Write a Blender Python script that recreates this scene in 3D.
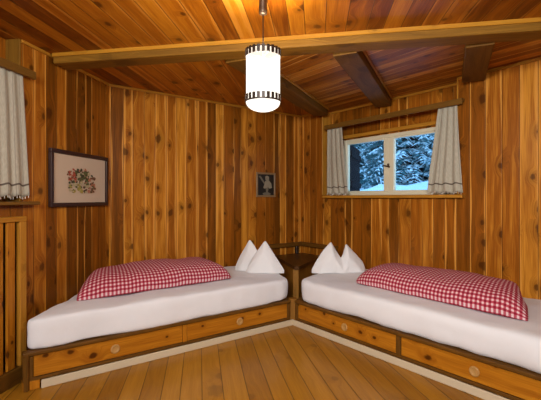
import bpy, bmesh, math, random
from mathutils import Vector, Matrix, noise
from math import sin, cos, pi, radians, sqrt, atan2

random.seed(7)
S = bpy.context.scene
for o in list(bpy.data.objects):
    bpy.data.objects.remove(o)
COL = S.collection

# ------------------------------------------------------------------ camera
VIEW = radians(52.76)                       # heading of the camera, measured from +X
cam = bpy.data.cameras.new('camera')
cam.sensor_width = 36.0
cam.lens = 36.0 * 400.0 / 541.0
cam.shift_y = -1.6 / 541.0
cam.clip_start = 0.05
camo = bpy.data.objects.new('camera', cam)
camo.location = (-3.335, -3.744, 1.15)
camo.rotation_euler = (pi / 2, 0, VIEW - pi / 2)
COL.objects.link(camo)
S.camera = camo

# ------------------------------------------------------------------ world, lights, exposure
W = bpy.data.worlds.new('world')
S.world = W
W.use_nodes = True
nt = W.node_tree
bg = nt.nodes['Background']
tc = nt.nodes.new('ShaderNodeTexCoord')
sx = nt.nodes.new('ShaderNodeSeparateXYZ')
rp = nt.nodes.new('ShaderNodeValToRGB')
nt.links.new(tc.outputs['Generated'], sx.inputs[0])
nt.links.new(sx.outputs['Z'], rp.inputs[0])
nt.links.new(rp.outputs['Color'], bg.inputs['Color'])
rp.color_ramp.elements[0].color = (0.42, 0.68, 0.92, 1)
rp.color_ramp.elements[1].color = (0.12, 0.34, 0.66, 1)
rp.color_ramp.elements[1].position = 0.7
bg.inputs['Strength'].default_value = 3.3


def area(name, loc, target, sx_, sy_, power, color):
    l = bpy.data.lights.new(name, 'AREA')
    l.shape = 'RECTANGLE'
    l.size, l.size_y = sx_, sy_
    l.energy = power
    l.color = color
    l.spread = radians(115)
    o = bpy.data.objects.new(name, l)
    o.location = loc
    d = Vector(target) - Vector(loc)
    o.rotation_euler = d.to_track_quat('-Z', 'Y').to_euler()
    COL.objects.link(o)
    return o


area('fill_light', (-4.35, -4.3, 1.98), (-0.55, -1.25, 0.75), 1.6, 0.6, 76, (1.0, 0.985, 0.965))  # added fill behind the camera to brighten the room, no fixture there
LAMP_EMIT = 2.4
LAMP_POWER = 52.0
S.view_settings.view_transform = 'Standard'
S.view_settings.look = 'None'
S.view_settings.gamma = 1.0
S.view_settings.use_curve_mapping = False
S.view_settings.exposure = 0.0


# ------------------------------------------------------------------ materials
def new_mat(name):
    m = bpy.data.materials.new(name)
    m.use_nodes = True
    return m, m.node_tree, m.node_tree.nodes['Principled BSDF']


def N(nt, t, **kw):
    n = nt.nodes.new(t)
    for k, v in kw.items():
        setattr(n, k, v)
    return n


def math_n(nt, op, a, b=None, c=None, clamp=False):
    n = nt.nodes.new('ShaderNodeMath')
    n.operation = op
    n.use_clamp = clamp
    for i, v in enumerate((a, b, c)):
        if v is None:
            continue
        if isinstance(v, (int, float)):
            n.inputs[i].default_value = v
        else:
            nt.links.new(v, n.inputs[i])
    return n.outputs[0]


def sstep(nt, v, lo, hi, a=0.0, b=1.0):
    n = nt.nodes.new('ShaderNodeMapRange')
    n.interpolation_type = 'SMOOTHSTEP'
    nt.links.new(v, n.inputs[0])
    n.inputs[1].default_value = lo
    n.inputs[2].default_value = hi
    n.inputs[3].default_value = a
    n.inputs[4].default_value = b
    return n.outputs[0]


def mixc(nt, fac, a, b, mode='MIX'):
    n = nt.nodes.new('ShaderNodeMix')
    n.data_type = 'RGBA'
    n.blend_type = mode
    if isinstance(fac, (int, float)):
        n.inputs[0].default_value = fac
    else:
        nt.links.new(fac, n.inputs[0])
    for s, v in ((6, a), (7, b)):
        if isinstance(v, tuple):
            n.inputs[s].default_value = (*v, 1) if len(v) == 3 else v
        else:
            nt.links.new(v, n.inputs[s])
    return n.outputs[2]


def comb(nt, x, y, z=0.0):
    n = nt.nodes.new('ShaderNodeCombineXYZ')
    for i, v in enumerate((x, y, z)):
        if isinstance(v, (int, float)):
            n.inputs[i].default_value = v
        else:
            nt.links.new(v, n.inputs[i])
    return n.outputs[0]


def wood(name, dark, mid, light, plank=0.11, sap_glint=0.5, knots=0.8, groove=0.0022, rough=0.38, seed=0.0,
         contrast=1.0, bump=0.25, knot_scale=3.0, spec=0.2):
    """planks: UV x runs across the boards, UV y along the grain, both in metres"""
    m, nt, P = new_mat(name)
    uv = N(nt, 'ShaderNodeUVMap')
    sep = N(nt, 'ShaderNodeSeparateXYZ')
    nt.links.new(uv.outputs[0], sep.inputs[0])
    x, y = sep.outputs[0], sep.outputs[1]
    if plank:
        v = N(nt, 'ShaderNodeTexVoronoi', voronoi_dimensions='1D')
        ve = N(nt, 'ShaderNodeTexVoronoi', voronoi_dimensions='1D', feature='DISTANCE_TO_EDGE')
        w = math_n(nt, 'ADD', x, seed + 50.0)
        for q in (v, ve):
            nt.links.new(w, q.inputs['W'])
            q.inputs['Scale'].default_value = 1.0 / plank
            q.inputs['Randomness'].default_value = 0.55
        sc = N(nt, 'ShaderNodeSeparateColor')
        nt.links.new(v.outputs['Color'], sc.inputs[0])
        r, g = sc.outputs[0], sc.outputs[1]
        edge = math_n(nt, 'MULTIPLY', ve.outputs['Distance'], plank)
    else:
        r = math_n(nt, 'ADD', 0.5, 0.0)
        g = math_n(nt, 'ADD', 0.3, 0.0)
        edge = math_n(nt, 'ADD', 0.05, 0.0)
    # knots
    ky = math_n(nt, 'MULTIPLY_ADD', y, 0.75, math_n(nt, 'MULTIPLY', g, 17.0))
    kx = math_n(nt, 'MULTIPLY_ADD', x, 1.0, math_n(nt, 'MULTIPLY', r, 9.0))
    kv = N(nt, 'ShaderNodeTexVoronoi', voronoi_dimensions='2D')
    nt.links.new(comb(nt, kx, ky), kv.inputs['Vector'])
    kv.inputs['Scale'].default_value = knot_scale * 1.6
    kd = kv.outputs['Distance']
    ksep = N(nt, 'ShaderNodeSeparateColor')
    nt.links.new(kv.outputs['Color'], ksep.inputs[0])
    kon = sstep(nt, ksep.outputs[0], 0.30, 0.36)
    ksz = math_n(nt, 'MULTIPLY_ADD', ksep.outputs[1], 1.0, 0.5)
    kw = N(nt, 'ShaderNodeTexNoise')
    nt.links.new(comb(nt, math_n(nt, 'MULTIPLY', kx, 22.0), math_n(nt, 'MULTIPLY', ky, 22.0)), kw.inputs['Vector'])
    kw.inputs['Scale'].default_value = 1.0
    kw.inputs['Detail'].default_value = 2.0
    kdn = math_n(nt, 'DIVIDE', kd, ksz)
    kdn = math_n(nt, 'MULTIPLY_ADD', math_n(nt, 'SUBTRACT', kw.outputs[0], 0.5), 0.16, kdn)
    kn = math_n(nt, 'MULTIPLY', sstep(nt, kdn, 0.06, 0.13, 1.0, 0.0), kon)
    halo = math_n(nt, 'MULTIPLY', sstep(nt, kdn, 0.08, 0.40, 1.0, 0.0), kon)
    # grain
    gx = math_n(nt, 'MULTIPLY_ADD', r, 31.0, math_n(nt, 'MULTIPLY', x, 1.0))
    gx = math_n(nt, 'MULTIPLY_ADD', halo, 0.05, gx)
    ga = N(nt, 'ShaderNodeTexNoise')
    nt.links.new(comb(nt, math_n(nt, 'MULTIPLY', gx, 26.0), math_n(nt, 'MULTIPLY_ADD', y, 1.3, math_n(nt, 'MULTIPLY', g, 23.0)), seed), ga.inputs['Vector'])
    ga.inputs['Scale'].default_value = 1.0
    ga.inputs['Detail'].default_value = 3.0
    ga.inputs['Distortion'].default_value = 0.5
    gb = N(nt, 'ShaderNodeTexNoise')
    nt.links.new(comb(nt, math_n(nt, 'MULTIPLY', gx, 170.0), math_n(nt, 'MULTIPLY', y, 5.0), seed), gb.inputs['Vector'])
    gb.inputs['Scale'].default_value = 1.0
    gb.inputs['Detail'].default_value = 2.0
    t = math_n(nt, 'MULTIPLY_ADD', math_n(nt, 'SUBTRACT', r, 0.5), 0.50 * contrast, 0.45)
    t = math_n(nt, 'MULTIPLY_ADD', math_n(nt, 'SUBTRACT', ga.outputs[0], 0.5), 0.66 * contrast, t)
    t = math_n(nt, 'MULTIPLY_ADD', math_n(nt, 'SUBTRACT', gb.outputs[0], 0.5), 0.48 * contrast, t, clamp=True)
    ramp = N(nt, 'ShaderNodeValToRGB')
    nt.links.new(t, ramp.inputs[0])
    e = ramp.color_ramp.elements
    e[0].color = (*dark, 1)
    e[0].position = 0.20
    e[1].color = (*light, 1)
    e[1].position = 0.80
    em = e.new(0.52)
    em.color = (*mid, 1)
    c = ramp.outputs[0]
    if plank and sap_glint:
        # pale sapwood along board edges, wandering with the grain; on ceilings also painted groove highlights
        wob = N(nt, 'ShaderNodeTexNoise')
        nt.links.new(comb(nt, math_n(nt, 'MULTIPLY', r, 40.0), math_n(nt, 'MULTIPLY', y, 0.8), math_n(nt, 'MULTIPLY', x, 2.0)), wob.inputs['Vector'])
        wob.inputs['Scale'].default_value = 1.0
        wid = math_n(nt, 'MULTIPLY', math_n(nt, 'SUBTRACT', wob.outputs[0], 0.50), plank * 0.85)
        wid = math_n(nt, 'MULTIPLY_ADD', math_n(nt, 'SUBTRACT', g, 0.45), plank * 0.34, wid)
        sp = sstep(nt, math_n(nt, 'SUBTRACT', edge, wid), -0.004, 0.005, 1.0, 0.0)
        lit = tuple(min(1, a * 1.12 + 0.02) for a in light)
        c = mixc(nt, math_n(nt, 'MULTIPLY', sp, sap_glint), c, lit)
    if knots:
        kdark = tuple(a * 0.22 for a in dark)
        c = mixc(nt, math_n(nt, 'MULTIPLY', halo, 0.50 * knots), c, dark)
        c = mixc(nt, math_n(nt, 'MULTIPLY', kn, 0.86 * knots), c, (kdark[0] + .012, kdark[1], kdark[2]))
    if plank:
        gm = sstep(nt, edge, groove * 0.5, groove * 1.5, 1.0, 0.0)
        c = mixc(nt, math_n(nt, 'MULTIPLY', gm, 0.8), c, tuple(a * 0.25 for a in dark))
        hgt = sstep(nt, edge, 0.0, groove * 3.0)
    else:
        hgt = math_n(nt, 'MULTIPLY', gb.outputs[0], 0.2)
    nt.links.new(c, P.inputs['Base Color'])
    P.inputs['Roughness'].default_value = rough
    P.inputs['Specular IOR Level'].default_value = spec
    if bump:
        b = N(nt, 'ShaderNodeBump')
        b.inputs['Strength'].default_value = bump
        b.inputs['Distance'].default_value = 0.006
        nt.links.new(math_n(nt, 'MULTIPLY_ADD', gb.outputs[0], 0.12, hgt), b.inputs['Height'])
        nt.links.new(b.outputs[0], P.inputs['Normal'])
    return m


def plain(name, col, rough=0.5, metal=0.0, var=0.12, scale=8.0, bump=0.0, bscale=60.0, spec=0.5, sheen=0.0):
    m, nt, P = new_mat(name)
    tcn = N(nt, 'ShaderNodeTexCoord')
    n1 = N(nt, 'ShaderNodeTexNoise')
    nt.links.new(tcn.outputs['Object'], n1.inputs['Vector'])
    n1.inputs['Scale'].default_value = scale
    n1.inputs['Detail'].default_value = 4
    lo = tuple(max(0, a * (1 - var)) for a in col)
    hi = tuple(min(1, a * (1 + var)) for a in col)
    nt.links.new(mixc(nt, n1.outputs[0], lo, hi), P.inputs['Base Color'])
    P.inputs['Roughness'].default_value = rough
    P.inputs['Metallic'].default_value = metal
    P.inputs['Specular IOR Level'].default_value = spec
    P.inputs['Sheen Weight'].default_value = sheen
    if bump:
        n2 = N(nt, 'ShaderNodeTexNoise')
        nt.links.new(tcn.outputs['Object'], n2.inputs['Vector'])
        n2.inputs['Scale'].default_value = bscale
        n2.inputs['Detail'].default_value = 3
        b = N(nt, 'ShaderNodeBump')
        b.inputs['Strength'].default_value = bump
        b.inputs['Distance'].default_value = 0.01
        nt.links.new(n2.outputs[0], b.inputs['Height'])
        nt.links.new(b.outputs[0], P.inputs['Normal'])
    return m


WALL = dict(dark=(0.135, 0.042, 0.0025), mid=(0.330, 0.100, 0.0065), light=(0.63, 0.268, 0.028))
M = {}
M['wall_a'] = wood('pine_planks_wall', **WALL, plank=0.108, seed=3.0, sap_glint=0.75)
M['wall_b'] = wood('pine_planks_window_wall', **WALL, plank=0.115, seed=11.0, sap_glint=0.8)
M['wall_l'] = wood('pine_planks_side_wall', **WALL, plank=0.105, seed=23.0, sap_glint=0.75)
M['ceil'] = wood('pine_planks_ceiling', (0.16, 0.036, 0.001), (0.37, 0.108, 0.004), (0.56, 0.21, 0.012), plank=0.110, seed=5.0, sap_glint=0.5, rough=0.42)  # on both ceilings the pale edges also paint V-groove highlights
M['ceil2'] = wood('pine_planks_bay_ceiling', (0.22, 0.060, 0.004), (0.46, 0.160, 0.012), (0.70, 0.33, 0.050), plank=0.080, seed=8.0, sap_glint=0.9, rough=0.42)
M['floor'] = wood('pine_floorboards', (0.24, 0.096, 0.007), (0.39, 0.175, 0.014), (0.52, 0.25, 0.028), plank=0.125, seed=2.0, sap_glint=0.0, knots=0.4, groove=0.0026, rough=0.33, contrast=0.7, knot_scale=1.6)
M['rafter'] = wood('dark_rafter_wood', (0.09, 0.038, 0.004), (0.175, 0.078, 0.009), (0.28, 0.132, 0.018), plank=0, knots=0.5, rough=0.6, seed=4.5, knot_scale=1.4)
M['beam'] = wood('weathered_beam_wood', (0.12, 0.050, 0.004), (0.235, 0.108, 0.010), (0.38, 0.185, 0.020), plank=0, knots=0.5, rough=0.6, seed=4.0, knot_scale=1.4)
M['beam_trim'] = wood('pale_beam_edge_wood', (0.34, 0.14, 0.010), (0.48, 0.215, 0.018), (0.58, 0.28, 0.032), plank=0, knots=0.4, rough=0.5, seed=6.0)
M['trim'] = wood('honey_trim_wood', (0.30, 0.12, 0.010), (0.47, 0.21, 0.022), (0.62, 0.31, 0.045), plank=0, knots=0.3, rough=0.45, seed=9.0)
M['rail'] = wood('brown_curtain_board_wood', (0.11, 0.048, 0.007), (0.18, 0.083, 0.012), (0.26, 0.125, 0.020), plank=0, knots=0.2, rough=0.5, seed=12.0)
M['panel'] = wood('knotty_drawer_front_wood', (0.26, 0.076, 0.004), (0.46, 0.170, 0.010), (0.60, 0.255, 0.022), plank=0, knots=1.1, rough=0.4, seed=14.0, knot_scale=4.6)
M['bedframe'] = wood('dark_bed_rail_wood', (0.07, 0.028, 0.004), (0.14, 0.058, 0.007), (0.21, 0.092, 0.012), plank=0, knots=0.3, rough=0.5, seed=16.0)
M['table'] = wood('dark_walnut_table_wood', (0.050, 0.019, 0.005), (0.090, 0.036, 0.009), (0.14, 0.060, 0.016), plank=0, knots=0.2, rough=0.34, seed=18.0)
M['tableside'] = wood('table_side_wood', (0.17, 0.07, 0.009), (0.28, 0.12, 0.016), (0.38, 0.175, 0.028), plank=0, knots=0.2, rough=0.45, seed=19.0)
M['strip'] = plain('cream_painted_strip', (0.60, 0.50, 0.34), 0.5, var=0.06)
M['sheet'] = plain('white_bed_sheet', (0.76, 0.765, 0.785), 0.9, var=0.03, bump=0.25, bscale=14, spec=0.15, sheen=0.1)
M['pillow'] = plain('white_pillow_linen', (0.76, 0.76, 0.765), 0.9, var=0.03, bump=0.15, bscale=18, spec=0.15, sheen=0.1)
M['white_frame'] = plain('cream_window_paint', (0.70, 0.645, 0.47), 0.4, var=0.05)
M['black'] = plain('black_brown_metal', (0.030, 0.018, 0.011), 0.45, metal=0.3, var=0.2)
M['lampmetal'] = plain('brown_lamp_metal', (0.085, 0.050, 0.028), 0.4, metal=0.6, var=0.2)
M['frame_dark'] = plain('dark_picture_frame', (0.030, 0.012, 0.010), 0.35, var=0.2)
M['frame_gold'] = plain('thin_bronze_frame', (0.22, 0.135, 0.055), 0.4, var=0.2)
M['mat'] = plain('picture_mount_card', (0.56, 0.44, 0.32), 0.85, var=0.03)
M['knob'] = plain('pale_beech_knob', (0.46, 0.25, 0.075), 0.45, var=0.1, scale=40)
M['dark_gap'] = plain('slat_gap_shade', (0.016, 0.010, 0.008), 0.7)  # near-black colour paints the shade seen between the slats
M['shutter'] = plain('dark_shutter_paint', (0.016, 0.009, 0.010), 0.85, var=0.25, spec=0.06)
M['snow'] = plain('snow', (0.80, 0.84, 0.90), 0.8, var=0.05, bump=0.3, bscale=3)
M['bark'] = plain('conifer_bark', (0.05, 0.035, 0.03), 0.9, var=0.3)
M['fringe'] = plain('cream_fringe', (0.62, 0.55, 0.44), 0.9)


def mat_gingham():
    m, nt, P = new_mat('red_gingham_cotton')
    uv = N(nt, 'ShaderNodeUVMap')
    sep = N(nt, 'ShaderNodeSeparateXYZ')
    nt.links.new(uv.outputs[0], sep.inputs[0])
    out = []
    for s in (0, 1):
        f = math_n(nt, 'FRACT', math_n(nt, 'DIVIDE', math_n(nt, 'ADD', sep.outputs[s], 40.0), 0.029))
        a = math_n(nt, 'ABSOLUTE', math_n(nt, 'SUBTRACT', f, 0.5))
        out.append(sstep(nt, a, 0.205, 0.245))
    k = math_n(nt, 'MULTIPLY', math_n(nt, 'ADD', out[0], out[1]), 0.5)
    rr = N(nt, 'ShaderNodeValToRGB')
    nt.links.new(k, rr.inputs[0])
    rr.color_ramp.elements[0].color = (0.70, 0.55, 0.55, 1)
    rr.color_ramp.elements[1].color = (0.25, 0.006, 0.024, 1)
    e = rr.color_ramp.elements.new(0.5)
    e.color = (0.46, 0.085, 0.115, 1)
    nt.links.new(rr.outputs[0], P.inputs['Base Color'])
    P.inputs['Roughness'].default_value = 0.85
    P.inputs['Specular IOR Level'].default_value = 0.2
    return m


def mat_linen():
    m, nt, P = new_mat('grey_white_curtain_linen')
    uv = N(nt, 'ShaderNodeUVMap')
    sep = N(nt, 'ShaderNodeSeparateXYZ')
    nt.links.new(uv.outputs[0], sep.inputs[0])
    x, y = sep.outputs[0], sep.outputs[1]        # metres of cloth, height above its lower edge
    n1 = N(nt, 'ShaderNodeTexNoise')
    nt.links.new(comb(nt, math_n(nt, 'MULTIPLY', x, 90.0), math_n(nt, 'MULTIPLY', y, 30.0)), n1.inputs['Vector'])
    n1.inputs['Scale'].default_value = 1.0
    c = mixc(nt, n1.outputs[0], (0.29, 0.272, 0.21), (0.55, 0.515, 0.415))
    f = math_n(nt, 'ABSOLUTE', math_n(nt, 'SUBTRACT', math_n(nt, 'FRACT', math_n(nt, 'DIVIDE', x, 0.13)), 0.5))
    st = sstep(nt, f, 0.02, 0.05, 1.0, 0.0)
    hb = sstep(nt, math_n(nt, 'ABSOLUTE', math_n(nt, 'SUBTRACT', y, 0.072)), 0.004, 0.008, 1.0, 0.0)
    c = mixc(nt, math_n(nt, 'MULTIPLY', st, 0.5), c, (0.16, 0.13, 0.12))
    c = mixc(nt, math_n(nt, 'MULTIPLY', hb, 0.85), c, (0.06, 0.035, 0.03))
    nt.links.new(c, P.inputs['Base Color'])
    P.inputs['Roughness'].default_value = 0.9
    P.inputs['Specular IOR Level'].default_value = 0.15
    return m


def mat_glass():
    m, nt, P = new_mat('window_glass')
    out = nt.nodes['Material Output']
    tr = N(nt, 'ShaderNodeBsdfTransparent')
    tr.inputs[0].default_value = (0.93, 0.96, 0.97, 1)
    gl = N(nt, 'ShaderNodeBsdfGlossy')
    gl.inputs['Roughness'].default_value = 0.02
    fr = N(nt, 'ShaderNodeFresnel')
    fr.inputs['IOR'].default_value = 1.2
    mx = N(nt, 'ShaderNodeMixShader')
    nt.links.new(fr.outputs[0], mx.inputs[0])
    nt.links.new(tr.outputs[0], mx.inputs[1])
    nt.links.new(gl.outputs[0], mx.inputs[2])
    nt.links.new(mx.outputs[0], out.inputs[0])
    return m


def mat_shade(name, col, strength):
    """thin lit shade: glows itself and lets the bulb's light through"""
    m, nt, P = new_mat(name)
    tcn = N(nt, 'ShaderNodeTexCoord')
    n1 = N(nt, 'ShaderNodeTexNoise')
    nt.links.new(tcn.outputs['Object'], n1.inputs['Vector'])
    n1.inputs['Scale'].default_value = 60.0
    P = N(nt, 'ShaderNodeEmission')
    nt.links.new(mixc(nt, n1.outputs[0], tuple(q * 0.95 for q in col), col), P.inputs['Color'])
    P.inputs['Strength'].default_value = strength
    tr = N(nt, 'ShaderNodeBsdfTransparent')
    mx = N(nt, 'ShaderNodeMixShader')
    mx.inputs[0].default_value = 0.45
    nt.links.new(tr.outputs[0], mx.inputs[1])
    nt.links.new(P.outputs[0], mx.inputs[2])
    nt.links.new(mx.outputs[0], nt.nodes['Material Output'].inputs[0])
    return m


def mat_conifer():
    m, nt, P = new_mat('snowy_conifer_needles')
    ge = N(nt, 'ShaderNodeNewGeometry')
    sep = N(nt, 'ShaderNodeSeparateXYZ')
    nt.links.new(ge.outputs['True Normal'], sep.inputs[0])
    n1 = N(nt, 'ShaderNodeTexNoise')
    nt.links.new(ge.outputs['Position'], n1.inputs['Vector'])
    n1.inputs['Scale'].default_value = 3.2
    n1.inputs['Detail'].default_value = 4
    k = math_n(nt, 'MULTIPLY_ADD', n1.outputs[0], 1.6, math_n(nt, 'MULTIPLY', math_n(nt, 'ABSOLUTE', sep.outputs[2]), 0.55))
    k = sstep(nt, k, 0.92, 1.22)
    c = mixc(nt, k, (0.045, 0.125, 0.140), (0.68, 0.80, 0.86))
    nt.links.new(c, P.inputs['Base Color'])
    P.inputs['Roughness'].default_value = 0.85
    return m


M['gingham'] = mat_gingham()
M['linen'] = mat_linen()
M['glass'] = mat_glass()
M['shade'] = mat_shade('glowing_paper_shade', (1.0, 0.93, 0.80), LAMP_EMIT)
M['conifer'] = mat_conifer()


# ------------------------------------------------------------------ builders
def tag(o, label=None, cat=None, group=None, kind=None):
    if label:
        o['label'] = label
    if cat:
        o['category'] = cat
    if group:
        o['group'] = group
    if kind:
        o['kind'] = kind
    return o


def thing(name, label, cat, loc=(0, 0, 0), group=None):
    o = bpy.data.objects.new(name, None)
    o.empty_display_size = 0.1
    o.location = loc
    COL.objects.link(o)
    return tag(o, label, cat, group)


def link(name, bm, mats, parent=None, smooth=False, origin=None):
    me = bpy.data.meshes.new(name)
    bm.normal_update()
    bm.to_mesh(me)
    bm.free()
    for mm in (mats if isinstance(mats, (list, tuple)) else [mats]):
        me.materials.append(mm)
    if smooth:
        for p in me.polygons:
            p.use_smooth = True
    o = bpy.data.objects.new(name, me)
    COL.objects.link(o)
    if origin is not None:
        me.transform(Matrix.Translation(-Vector(origin)))
        o.location = origin
    if parent is not None:
        o.parent = parent
        pl = Vector((0, 0, 0))
        q = parent
        while q is not None:
            pl += q.location
            q = q.parent
        o.location = o.location - pl
    return o


def NB():
    bm = bmesh.new()
    bm.loops.layers.uv.new('UVMap')
    return bm


X, Y, Z = Vector((1, 0, 0)), Vector((0, 1, 0)), Vector((0, 0, 1))
LC = Vector((-2.315, 0, 0))
EL = Vector((-0.7254, -0.6884, 0)).normalized()     # along the left wall, away from the corner
NL = Vector((0.6884, -0.7254, 0)).normalized()      # into the room


def box(bm, lo, hi, axes=(X, Y, Z), org=Vector((0, 0, 0)), grain=2, bev=0.003, seg=1, mi=0):
    """box between lo and hi in the frame (org, axes); UV y follows the grain axis"""
    uvl = bm.loops.layers.uv.active
    t = bmesh.new()
    c = [(a + b) / 2 for a, b in zip(lo, hi)]
    d = [abs(b - a) for a, b in zip(lo, hi)]
    r = bmesh.ops.create_cube(t, size=1.0)
    for v in t.verts:
        v.co = Vector((v.co.x * d[0] + c[0], v.co.y * d[1] + c[1], v.co.z * d[2] + c[2]))
    bev = min(bev, min(d) * 0.3)
    if bev > 0:
        bmesh.ops.bevel(t, geom=list(t.edges), offset=bev, segments=seg, affect='EDGES', profile=0.5)
    t.normal_update()
    off = Vector((random.uniform(0, 20), random.uniform(0, 20)))
    vm = {}
    for v in t.verts:
        vm[v] = bm.verts.new(org + axes[0] * v.co.x + axes[1] * v.co.y + axes[2] * v.co.z)
    flip = axes[0].cross(axes[1]).dot(axes[2]) < 0
    for f in t.faces:
        vs = [vm[v] for v in f.verts]
        co = [v.co.copy() for v in f.verts]
        if flip:
            vs.reverse()
            co.reverse()
        nf = bm.faces.new(vs)
        nf.material_index = mi
        n = [abs(q) for q in f.normal]
        k = n.index(max(n))
        if k == grain:
            a, b = [i for i in (0, 1, 2) if i != grain]
        else:
            b = grain
            a = [i for i in (0, 1, 2) if i not in (grain, k)][0]
        for lp, p in zip(nf.loops, co):
            lp[uvl].uv = (p[a] + off.x + k * 0.37, p[b] + off.y)
    t.free()
    return bm


def quad(bm, pts, uvs, mi=0):
    uvl = bm.loops.layers.uv.active
    f = bm.faces.new([bm.verts.new(p) for p in pts])
    f.material_index = mi
    for lp, uv in zip(f.loops, uvs):
        lp[uvl].uv = uv
    return f


def wall_piece(bm, org, ax, nrm, u0, u1, z0, z1, thick=0.08):
    """slab of planked wall: inner face on the plane, thickness outwards; UV = (u, z)"""
    o2 = -nrm * thick
    P = lambda u, z, o=Vector((0, 0, 0)): org + ax * u + Z * z + o
    uv = [(u0, z0), (u1, z0), (u1, z1), (u0, z1)]
    quad(bm, [P(u0, z0), P(u1, z0), P(u1, z1), P(u0, z1)], uv)
    quad(bm, [P(u1, z0, o2), P(u0, z0, o2), P(u0, z1, o2), P(u1, z1, o2)], [uv[1], uv[0], uv[3], uv[2]])
    for a, b in (((u0, z0), (u1, z0)), ((u1, z0), (u1, z1)), ((u1, z1), (u0, z1)), ((u0, z1), (u0, z0))):
        s = (0.0, thick) if a[0] == b[0] else (0, 0)
        quad(bm, [P(*a), P(*a, o2), P(*b, o2), P(*b)], [a, (a[0] + s[1], a[1]), (b[0] + s[1], b[1]), b])


def poly_slab(bm, pts, z0, z1, ang):
    """horizontal slab; UV y along heading ang"""
    uvl = bm.loops.layers.uv.active
    d = Vector((cos(ang), sin(ang), 0))
    e = Vector((-sin(ang), cos(ang), 0))
    rings = []
    for z in (z0, z1):
        rings.append([bm.verts.new((p[0], p[1], z)) for p in pts])
    fs = [bm.faces.new(list(reversed(rings[0]))), bm.faces.new(rings[1])]
    n = len(pts)
    for i in range(n):
        fs.append(bm.faces.new([rings[0][i], rings[0][(i + 1) % n], rings[1][(i + 1) % n], rings[1][i]]))
    for f in fs:
        for lp in f.loops:
            lp[uvl].uv = (lp.vert.co.dot(e), lp.vert.co.dot(d) + lp.vert.co.z)


def tube(bm, p0, p1, r0, r1=None, seg=12, cap=True, mi=0):
    r1 = r0 if r1 is None else r1
    p0, p1 = Vector(p0), Vector(p1)
    d = (p1 - p0).normalized()
    a = d.orthogonal().normalized()
    b = d.cross(a)
    rg = []
    for p, r in ((p0, r0), (p1, r1)):
        rg.append([bm.verts.new(p + (a * cos(2 * pi * i / seg) + b * sin(2 * pi * i / seg)) * r) for i in range(seg)])
    for i in range(seg):
        f = bm.faces.new([rg[0][i], rg[0][(i + 1) % seg], rg[1][(i + 1) % seg], rg[1][i]])
        f.material_index = mi
    if cap:
        bm.faces.new(list(reversed(rg[0]))).material_index = mi
        bm.faces.new(rg[1]).material_index = mi
    return bm


def lathe(bm, base, axis, prof, seg=20):
    """prof: (distance along axis, radius)"""
    base, axis = Vector(base), Vector(axis).normalized()
    a = axis.orthogonal().normalized()
    b = axis.cross(a)
    rings = []
    for h, r in prof:
        rings.append([bm.verts.new(base + axis * h + (a * cos(2 * pi * i / seg) + b * sin(2 * pi * i / seg)) * max(r, 1e-4)) for i in range(seg)])
    for q in range(len(rings) - 1):
        for i in range(seg):
            bm.faces.new([rings[q][i], rings[q][(i + 1) % seg], rings[q + 1][(i + 1) % seg], rings[q + 1][i]])
    bm.faces.new(list(reversed(rings[0])))
    bm.faces.new(rings[-1])
    return bm


# ================================================================== THE SETTING
CZ = 2.18
L_END = 3.6
L2 = LC + EL * L_END
ROOM = [(0, 0), (LC.x, 0), (L2.x, L2.y), (L2.x, -5.2), (0, -5.2)]

bm = NB()
poly_slab(bm, [(0.3, 0.1), (-2.36, 0.1), (L2.x - 0.1, L2.y + 0.1), (L2.x - 0.1, -5.3), (0.3, -5.3)], -0.08, 0.0, VIEW + radians(10))
tag(link('floor', bm, M['floor']), kind='structure')

# ceiling: planks run away from the camera; over the window bay they run along the window wall
RAF_DIR = Vector((cos(radians(28.5)), sin(radians(28.5)), 0))
BD = Vector((2.14, -2.34, 0)).normalized()          # along the big beam
BNRM = Vector((-BD.y, BD.x, 0))                      # from the camera side to the far side
bP = Vector((-2.87, -0.52, 0))
r1c = Vector((-0.05, -0.42, 0))                      # rafter at the corner


def isect(p, d, q, e):
    den = d.x * e.y - d.y * e.x
    t = ((q.x - p.x) * e.y - (q.y - p.y) * e.x) / den
    return p + d * t


mid = bP + BNRM * 0.08
j1 = isect(r1c, RAF_DIR, mid, BD)
jr = isect(mid, BD, Vector((0, 0, 0)), Y)
jl = isect(mid, BD, LC, EL)
w1 = isect(r1c, RAF_DIR, Vector((0.12, 0, 0)), Y)
bm = NB()
poly_slab(bm, [(L2.x - .1, L2.y + .1), (L2.x - .1, -5.3), (0.12, -5.3), (0.12, jr.y), (j1.x, j1.y), (w1.x, w1.y), (0.12, 0.1), (-2.36, 0.1)], CZ, CZ + 0.05, VIEW - radians(6.5))
tag(link('ceiling', bm, M['ceil']), kind='structure')
bm = NB()
poly_slab(bm, [(j1.x, j1.y), (0.12, jr.y), (0.4, jr.y), (0.4, w1.y), (w1.x, w1.y)], CZ, CZ + 0.05, pi / 2)
tag(link('ceiling', bm, M['ceil2']), kind='structure')

# wall behind the left bed
bm = NB()
wall_piece(bm, Vector((0.08, 0, 0)), -X, -Y, 0, 2.44, 0, CZ)
tag(link('wall_back', bm, M['wall_a']), kind='structure')
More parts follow.
